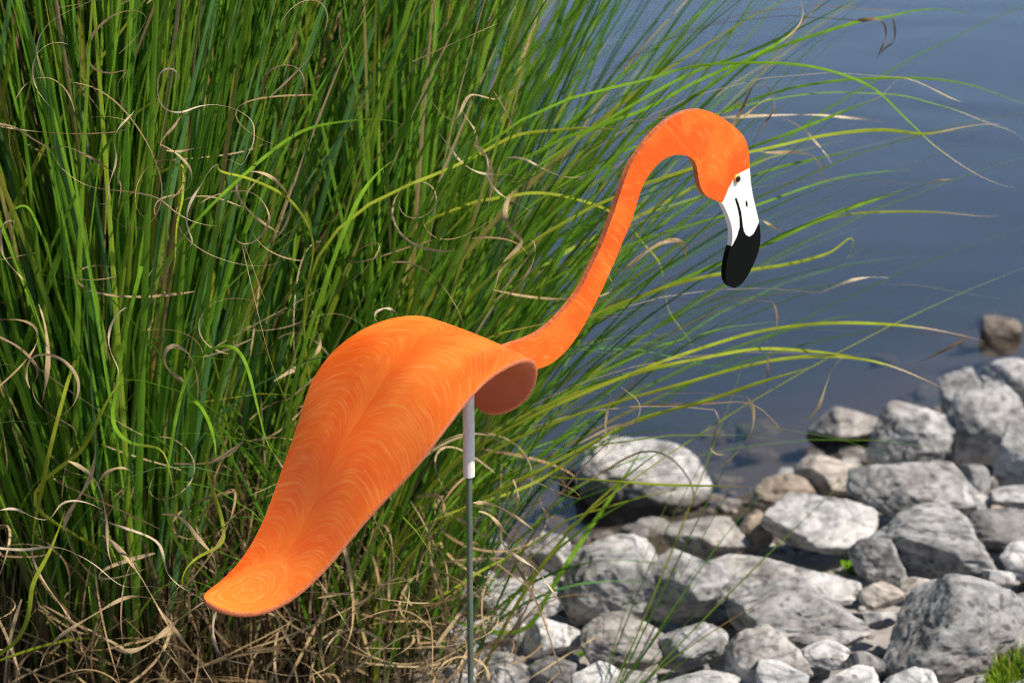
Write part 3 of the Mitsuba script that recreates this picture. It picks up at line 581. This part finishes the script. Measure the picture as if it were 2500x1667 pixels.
# ------------------------------------------------------------------ the rod it balances on
def lathe(prof, at, n=32):
    a = np.arange(n) * 2 * math.pi / n
    p = np.array(prof)
    v = np.stack([at[0] + p[:, :1] * np.cos(a), at[1] + p[:, :1] * np.sin(a), np.broadcast_to(p[:, 1:], (len(p), n))], -1).reshape(-1, 3)
    i, j = np.meshgrid(np.arange(len(p) - 1), np.arange(n), indexing='ij')
    return v, np.stack([i * n + j, i * n + (j + 1) % n, (i + 1) * n + (j + 1) % n, (i + 1) * n + j], -1).reshape(-1, 4)


ROD = (-0.0571, 2.5042)
scene['garden_stake__rod'] = mikit.ply(lathe([(0, -0.12), (0.0042, -0.10), (0.0042, 0.66), (0.0042, 0.80), (0, 0.80)], ROD), 'mat_steel', smooth=40)
scene['garden_stake__sleeve'] = mikit.ply(lathe([(0.0045, 0.658), (0.0045, 0.6485), (0.0074, 0.6480), (0.0078, 0.6486), (0.0078, 0.843), (0, 0.843)], ROD), 'mat_plastic', smooth=40)
tag('garden_stake', 'thin grey green steel rod with a white plastic sleeve under the orange bird', 'stake')


# ------------------------------------------------------------------ grass
def strips(P, W, side, fold=0.28):
    """Blades: centre lines P (n, k, 3), widths W (n, k), side directions (n, k, 3); every blade is a strip folded along its midrib."""
    n, k = P.shape[:2]
    t = np.gradient(P, axis=1)
    side = side - (side * t).sum(-1, keepdims=True) * t / ((t * t).sum(-1, keepdims=True) + 1e-12)
    side /= np.linalg.norm(side, axis=-1, keepdims=True) + 1e-12
    nor = np.cross(side, t)
    nor /= np.linalg.norm(nor, axis=-1, keepdims=True) + 1e-12
    h = W[..., None] / 2
    v = np.stack([P - side * h, P + nor * h * fold, P + side * h], 2).reshape(-1, 3)
    b = (np.arange(n)[:, None, None] * k * 3 + np.arange(k - 1)[None, :, None] * 3)
    q = np.concatenate([np.stack([b, b + 1, b + 4, b + 3], -1), np.stack([b + 1, b + 2, b + 5, b + 4], -1)], 2).reshape(-1, 4)
    return v, q


def clear_of_bird(P):
    r = P - ANCHOR
    u, l = r @ FORE, r @ SIDE
    near = (u > -0.72) & (u < 0.62) & (l > -0.14)
    return ~(near | (P[..., 1] < 2.62)).any(1)


def grow(base, az, a0, a1, L, w0, k=11, power=1.4, swirl=0.25, r=None):
    n = len(base)
    s = np.linspace(0, 1, k)[None]
    th = np.minimum(a0[:, None] + a1[:, None] * s ** power, 2.3)
    az = (az[:, None] if True else az) + swirl * r.normal(size=(n, 1)) * s
    d = np.stack([np.sin(th) * np.cos(az), np.sin(th) * np.sin(az), np.cos(th)], -1) * (L / (k - 1))[:, None, None]
    P = base[:, None] + np.concatenate([np.zeros((n, 1, 3)), np.cumsum((d[:, 1:] + d[:, :-1]) / 2, axis=1)], 1)
    W = w0[:, None] * np.clip(np.minimum(0.75 + s * 1.2, 1) * (1 - s ** 2.6), 0.03, 1)
    tw = r.normal(0, 0.75, (n, 1)) + r.normal(size=(n, 1)) * 0.9 * s
    side = np.stack([np.cos(tw), np.sin(tw), 0 * tw], -1)
    return P, W, side


GREENS = np.array([(0.130, 0.290, 0.024), (0.078, 0.205, 0.020), (0.170, 0.320, 0.028), (0.235, 0.340, 0.030), (0.110, 0.260, 0.080), (0.310, 0.345, 0.040)])
GREEN_P = [0.33, 0.25, 0.22, 0.07, 0.10, 0.03]
TANS = np.array([(0.44, 0.32, 0.17), (0.36, 0.25, 0.13), (0.50, 0.385, 0.225), (0.26, 0.17, 0.09)])


def green_colors(n, k, r, tip=0.35, foot=0.16):
    s = np.linspace(0, 1, k)[None, :, None]
    c = GREENS[r.choice(6, n, p=GREEN_P)][:, None] * r.uniform(0.8, 1.2, (n, 1, 1))
    c = np.broadcast_to(c, (n, k, 3))
    dry = TANS[r.integers(0, 4, n)][:, None]
    start = np.where(r.uniform(size=(n, 1, 1)) < tip, r.uniform(0.45, 0.9, (n, 1, 1)), 2.0)
    yel = np.array([0.30, 0.27, 0.03])
    b = np.clip((s - start + 0.12) / 0.12, 0, 1)
    c = c * (1 - b) + yel * b
    b = np.clip((s - start) / 0.10, 0, 1)
    c = c * (1 - b) + dry * b
    f = np.clip((foot * r.uniform(0.5, 1.6, (n, 1, 1)) - s) / 0.08, 0, 1)
    return c * (1 - f) + np.array([0.13, 0.088, 0.05]) * f


def add_blades(key, P, W, side, C, mat):
    v, q = strips(P, W, side)
    scene[key] = mikit.ply((v, q), mat, smooth=True, color=np.repeat(C, 3, axis=1).reshape(-1, 3))


def feet(n, x0, x1, y0, y1, r):
    """Where blades leave the ground: gathered in tufts."""
    tx, ty = r.uniform(x0, x1, 70), r.uniform(y0, y1, 70)
    i = r.integers(0, 70, n)
    x, y = tx[i] + r.normal(0, 0.027, n), ty[i] + r.normal(0, 0.027, n)
    return np.stack([x, y, ground_height(x, y) - 0.01], 1), i


r = np.random.default_rng(21)
TUSSOCK = 'tussock_grass'
tag(TUSSOCK, 'dense tussock of tall green grass with dry curled blades, leaning out over the lake', 'grass tussock')


def batch(n, box, az, a0, a1, L, w, **k):
    base, _ = feet(n, *box, r)
    P, W, side = grow(base, az(n), a0(n), a1(n), L(n), w(n), r=r, **k)
    ok = clear_of_bird(P)
    return P[ok], W[ok], side[ok]


rad = math.radians
groups = [
    # upright heart of the tussock
    batch(6800, (-1.45, -0.20, 3.06, 4.15), lambda n: (lambda a: np.where((np.sin(a) < 0) & (r.uniform(size=n) < 0.7), -a, a))(r.uniform(0, 2 * math.pi, n)), lambda n: np.abs(r.normal(0, rad(8), n)), lambda n: rad(2) + r.gamma(2.0, rad(7), n),
          lambda n: r.uniform(1.2, 2.3, n), lambda n: r.uniform(0.006, 0.0122, n)),
    # blades leaning right, out over the bank and the lake
    batch(400, (-0.62, -0.22, 3.2, 3.9), lambda n: r.normal(rad(8), rad(30), n), lambda n: r.uniform(rad(8), rad(30), n), lambda n: rad(6) + r.gamma(2.2, rad(11), n),
          lambda n: r.uniform(0.9, 1.75, n), lambda n: r.uniform(0.006, 0.012, n)),
    # the loose outer arcs
    batch(36, (-0.4, -0.14, 3.2, 4.0), lambda n: r.normal(rad(5), rad(28), n), lambda n: r.uniform(rad(22), rad(46), n), lambda n: r.uniform(rad(25), rad(65), n),
          lambda n: r.uniform(1.1, 1.9, n), lambda n: r.uniform(0.0035, 0.007, n)),
    # shorter blades arching right, over the first rocks
    batch(130, (-0.36, -0.10, 3.15, 3.75), lambda n: r.normal(rad(5), rad(28), n), lambda n: r.uniform(rad(6), rad(28), n), lambda n: rad(8) + r.gamma(2.0, rad(14), n),
          lambda n: r.uniform(0.5, 1.05, n), lambda n: r.uniform(0.004, 0.009, n)),
    # blades bending forward and sideways at the front
    batch(260, (-1.3, -0.2, 3.08, 3.3), lambda n: r.uniform(rad(150), rad(390), n), lambda n: r.uniform(rad(4), rad(16), n), lambda n: r.uniform(rad(25), rad(100), n),
          lambda n: r.uniform(0.6, 1.2, n), lambda n: r.uniform(0.0035, 0.007, n)),
]
P, W, side = (np.concatenate([g[q] for g in groups]) for q in range(3))
C = green_colors(len(P), P.shape[1], r, 0.09, 0.16)
C = C * r.uniform(0.8, 1.2, (len(P), P.shape[1], 1))
C = np.where(r.uniform(size=(len(P), P.shape[1], 1)) < 0.03, np.array([0.30, 0.24, 0.09]), C)
mass = np.ones(len(P), bool)
# the blades standing foremost are parts of their own
front = np.argsort(P[:, 4:, 1].mean(1) + np.where(P[:, 4:, 2].max(1) > 0.55, 0, 9))[:170]
mass[front] = False
add_blades(TUSSOCK + '__blade_mass', P[mass], W[mass], side[mass], C[mass], 'mat_leaf')
tag(TUSSOCK + '__blade_mass', kind='stuff')
for q in front:
    add_blades(numbered(TUSSOCK + '__blade'), P[q:q + 1], W[q:q + 1], side[q:q + 1], C[q:q + 1], 'mat_leaf')

# dead stems and straw standing at the foot
n = 3600
base, _ = feet(n, -1.4, -0.13, 3.03, 3.9, r)
P, W, side = grow(base, r.uniform(0, 2 * math.pi, n), np.abs(r.normal(0, rad(9), n)), r.gamma(1.5, rad(10), n), r.uniform(0.15, 0.62, n), r.uniform(0.003, 0.007, n), k=7, r=r)
ok = clear_of_bird(P)
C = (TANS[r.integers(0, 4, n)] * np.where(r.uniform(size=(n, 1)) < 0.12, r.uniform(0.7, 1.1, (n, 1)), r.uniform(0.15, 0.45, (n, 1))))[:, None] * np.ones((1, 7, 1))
add_blades(TUSSOCK + '__dead_stems', P[ok], W[ok], side[ok], C[ok], 'mat_dry_leaf')
tag(TUSSOCK + '__dead_stems', kind='stuff')


def curls(n, start, heading, L, radius, r, k=34):
    """Dried blade ends: curves whose bend and twist wander."""
    P = np.zeros((n, k, 3))
    d = heading / np.linalg.norm(heading, axis=1, keepdims=True)
    ax = np.cross(d, r.normal(size=(n, 3)) * [0.5, 1.6, 0.5])
    ax /= np.linalg.norm(ax, axis=1, keepdims=True)
    p, ds = start.copy(), (L / k)[:, None]
    base = (1 / radius)[:, None]
    f1, f2 = r.uniform(3, 9, (n, 1)), r.uniform(0, 6.3, (n, 1))
    for q in range(k):
        P[:, q] = p
        s = q / k
        kap = base * (0.35 + 0.9 * s) * (0.8 + 0.5 * np.sin(f1 * s + f2))
        d = d + np.cross(ax, d) * kap * ds
        d[:, 2] -= 0.006
        d /= np.linalg.norm(d, axis=1, keepdims=True)
        ax = ax + r.normal(size=(n, 3)) * 0.06
        ax -= (ax * d).sum(1, keepdims=True) * d
        ax /= np.linalg.norm(ax, axis=1, keepdims=True)
        p = p + d * ds
    s = np.linspace(0, 1, k)[None]
    W = (r.uniform(0.002, 0.0062, (n, 1))) * np.where(start[:, 2:] > 0.45, 0.75, 1.0) * np.clip(1.0 - s ** 1.4, 0.05, 1) * np.clip(0.25 + s * 9, 0, 1)
    tw = r.uniform(0, 6.3, (n, 1, 1)) + r.normal(size=(n, 1, 1)) * 3 * s[..., None]
    t = np.gradient(P, axis=1)
    A = np.cross(t, [0.3, 0.8, 0.4])
    A /= np.linalg.norm(A, axis=-1, keepdims=True) + 1e-9
    B = np.cross(t, A)
    B /= np.linalg.norm(B, axis=-1, keepdims=True) + 1e-9
    return P, W, A * np.cos(tw) + B * np.sin(tw)


n = 460
x = r.uniform(-1.15, 0.0, n)
y = r.uniform(2.76, 3.25, n) + np.maximum(x + 0.1, 0) * 0.8
z = 1.15 * r.uniform(0, 1, n) ** 2.0 + 0.02
start = np.stack([x, y, z], 1)
head = np.stack([r.normal(0.1, 1, n), r.normal(-0.25, 0.5, n), r.normal(0.25, 0.8, n)], 1)
P, W, side = curls(n, start, head, r.uniform(0.15, 0.5, n), r.uniform(0.025, 0.09, n), r)
W = W * np.where(start[:, 2:] < 0.5, 1.1, 1.0)
ok = clear_of_bird(P) & (P[..., 2].min(1) > -0.02) & ((start[:, 2] < 0.45) | (r.uniform(size=n) < 0.55))
P, W, side = P[ok], W[ok], side[ok]
n = len(P)
C = (TANS[r.integers(0, 3, n)] * r.uniform(0.75, 1.25, (n, 1)))[:, None] * (0.8 + 0.35 * r.uniform(size=(n, P.shape[1], 1)))
near = np.argsort(P[..., 1].mean(1))[:90]
mass = np.ones(n, bool)
mass[near] = False
add_blades(TUSSOCK + '__curled_straw', P[mass], W[mass], side[mass], C[mass], 'mat_dry_leaf')
tag(TUSSOCK + '__curled_straw', kind='stuff')
for q in near:
    add_blades(numbered(TUSSOCK + '__curled_blade'), P[q:q + 1], W[q:q + 1], side[q:q + 1], C[q:q + 1], 'mat_dry_leaf')
# tangle of fallen straw at the foot
n = 330
x = r.uniform(-1.0, 0.0, n)
y = r.uniform(2.95, 3.35, n)
start = np.stack([x, y, ground_height(x, y) + r.uniform(0.0, 0.22, n)], 1)
head = np.stack([r.normal(0, 1, n), r.normal(0, 0.6, n), r.normal(0.8, 0.6, n)], 1)
P, W, side = curls(n, start, head, r.uniform(0.14, 0.42, n), r.uniform(0.04, 0.13, n), r, 22)
ok = clear_of_bird(P)
C = (TANS[r.integers(0, 4, n)] * r.uniform(0.4, 1.1, (n, 1)))[:, None] * np.ones((1, 22, 1))
add_blades(TUSSOCK + '__fallen_straw', P[ok], W[ok], side[ok], C[ok], 'mat_dry_leaf')
tag(TUSSOCK + '__fallen_straw', kind='stuff')

# blades followed one by one: the long arcs over the lake and the curls at the front
PAL = {'g': (0.16, 0.32, 0.024), 'y': (0.30, 0.36, 0.035), 't': (0.51, 0.385, 0.225), 'p': (0.62, 0.51, 0.36), 'd': (0.24, 0.17, 0.11)}
for kind, width, pts in TRACED:
    p = np.array(pts) / 1000.0
    k = max(16, 4 * len(p))
    t = np.concatenate([[0], np.cumsum(np.linalg.norm(np.diff(p, axis=0), axis=1))])
    tt = np.linspace(0, t[-1], k)
    q = CubicSpline(t, p)(tt)
    s = tt / t[-1]
    foot = None
    stalk = kind[0] in 'tpd' and q[0, 0] > 0.12 and q[0, 1] > 2.95
    if kind[0] in 'gy' or stalk:                         # green blades come up from the tussock's foot
        bx = np.clip(q[0, 0] * 0.6 - 0.16, -1.2, -0.24)
        by = max(q[0, 1] + 0.12, 3.15)
        b0 = np.array([bx, by, float(ground_height(bx, by))])
        d0 = (q[1] - q[0]) / np.linalg.norm(q[1] - q[0])
        L = np.linalg.norm(q[0] - b0)
        if (d0[2] > -0.2 and L > 0.15) or stalk:
            h = np.linspace(0, 1, 14)[:-1, None]
            c1, c2 = b0 + [0, 0, 0.5 * L], q[0] - (np.array([0.9, 0.05, -0.15]) if stalk else d0) * 0.4 * L
            foot = (1 - h) ** 3 * b0 + 3 * (1 - h) ** 2 * h * c1 + 3 * (1 - h) * h * h * c2 + h ** 3 * q[0]
    col = np.array([PAL[kind[0]]] * k)
    if len(kind) > 1:
        b = np.clip((s[:, None] - 0.72) / 0.1, 0, 1)
        col = col * (1 - b) + np.array(PAL[kind[1]]) * b
    spot = r.uniform(size=(k, 1))
    col = col * (0.82 + 0.36 * spot)
    end = np.clip(np.minimum(1.0, (1.02 - s) / 0.4), 0.06, 1)
    if kind[0] in 'tpd':
        end = end * np.clip(s / 0.10 + 0.25, 0, 1)
    w = width / 1000 * end
    if foot is not None:
        q, w = np.vstack([foot, q]), np.concatenate([np.linspace(0.6, 1.0, len(foot)) * (0.0011 if stalk else width / 1000), w])
        col = np.vstack([np.array([PAL[kind[0]]] * len(foot)) * (0.85 + 0.3 * r.uniform(size=(len(foot), 1))), col])
    K = len(q)
    tg = np.gradient(q, axis=0)
    A = np.cross(tg, [0.15, -0.9, 0.35])
    A /= np.linalg.norm(A, axis=1, keepdims=True) + 1e-9
    B = np.cross(tg, A)
    B /= np.linalg.norm(B, axis=1, keepdims=True) + 1e-9
    tw = (r.uniform(-0.5, 0.5) + (1.35 if kind[0] in 'tpd' else 0.4) * np.sin(np.linspace(0, r.uniform(3, 9), K) + r.uniform(0, 6)))[:, None]
    side = A * np.cos(tw) + B * np.sin(tw)
    part = '__blade' if kind[0] in 'gy' else '__curled_blade'
    add_blades(numbered(TUSSOCK + part), q[None], w[None], side[None], col[None], 'mat_leaf' if kind[0] in 'gy' else 'mat_dry_leaf')

# the little tuft among the rocks, its blades leaning right
tag('grass_tuft', 'small sparse tuft of thin green blades leaning right over the rocks at the bottom', 'grass tuft')
n = 19
b0 = np.array([0.135, 3.10, float(ground_height(0.135, 3.10))])
base = b0 + np.stack([r.normal(0, 0.012, n), r.normal(0, 0.012, n), np.zeros(n)], 1)
P, W, side = grow(base, r.normal(rad(24), rad(17), n), r.uniform(rad(20), rad(62), n), r.uniform(rad(2), rad(20), n), r.uniform(0.25, 0.80, n), r.uniform(0.0020, 0.0036, n), k=14, r=r)
C = green_colors(n, 14, r, 0.2, 0.05) * np.array([0.62, 0.55, 0.6])
for q in range(n):
    add_blades(numbered('grass_tuft__blade'), P[q:q + 1], W[q:q + 1], side[q:q + 1], C[q:q + 1], 'mat_leaf')

# lawn at the lower right
n = 26000
x, y = np.concatenate([r.uniform(0.66, 1.25, 14000), r.uniform(0.66, 2.4, 12000)]), np.concatenate([r.uniform(2.85, 3.28, 14000), r.uniform(2.3, 3.28, 12000)])
keep = y < 2.85 + 0.38 * np.clip((x - 0.70) / 0.20, 0, 1) + 0.04 * np.sin(x * 17)
x, y = x[keep], y[keep]
n = len(x)
base = np.stack([x, y, ground_height(x, y) + 0.01], 1)
P, W, side = grow(base, r.uniform(0, 6.3, n), r.uniform(0, rad(30), n), r.uniform(0, rad(60), n), r.uniform(0.018, 0.052, n), r.uniform(0.002, 0.0042, n), k=5, r=r)
add_blades('lawn', P, W, side, green_colors(n, 5, r, 0.1, 0.1) * 1.0 + np.array([0.06, 0.05, 0.0]), 'mat_leaf')
tag('lawn', 'short green lawn grass in the bottom right corner', 'lawn', kind='stuff')


# weeds between the stones
def weed(x, y, n, size, text, seed):
    r = np.random.default_rng(seed)
    k0 = 'weed' if 'weed' not in labels else 'weed_001'
    tag(k0, text, 'weed')
    g = np.array([x, y, float(ground_height(x, y))])
    for q in range(n):
        az, up = r.uniform(0, 2 * math.pi), r.uniform(0.2, 1.1)
        d = np.array([math.cos(az) * math.cos(up), math.sin(az) * math.cos(up), math.sin(up)])
        L = size * r.uniform(0.6, 1.1)
        s = np.linspace(0, 1, 9)
        p = g + d * (s * L)[:, None] + np.array([0, 0, -0.3 * L]) * (s ** 2)[:, None]
        w = L * 0.42 * np.sin(math.pi * np.clip(s, 0, 1) ** 0.8) + 0.001
        sd = np.broadcast_to(np.array([-math.sin(az), math.cos(az), 0]), (9, 3))
        c = np.array([(0.12, 0.26, 0.02)] * 9) * r.uniform(0.7, 1.2)
        add_blades(numbered(k0 + '__leaf'), p[None], w[None], sd[None], c[None], 'mat_leaf')


weed(0.115, 3.43, 7, 0.055, 'small bright green weed behind the grass tuft, between pale rocks', 1)
weed(0.70, 3.79, 9, 0.05, 'small green weed at the mossy foot of the light grey rock', 2)
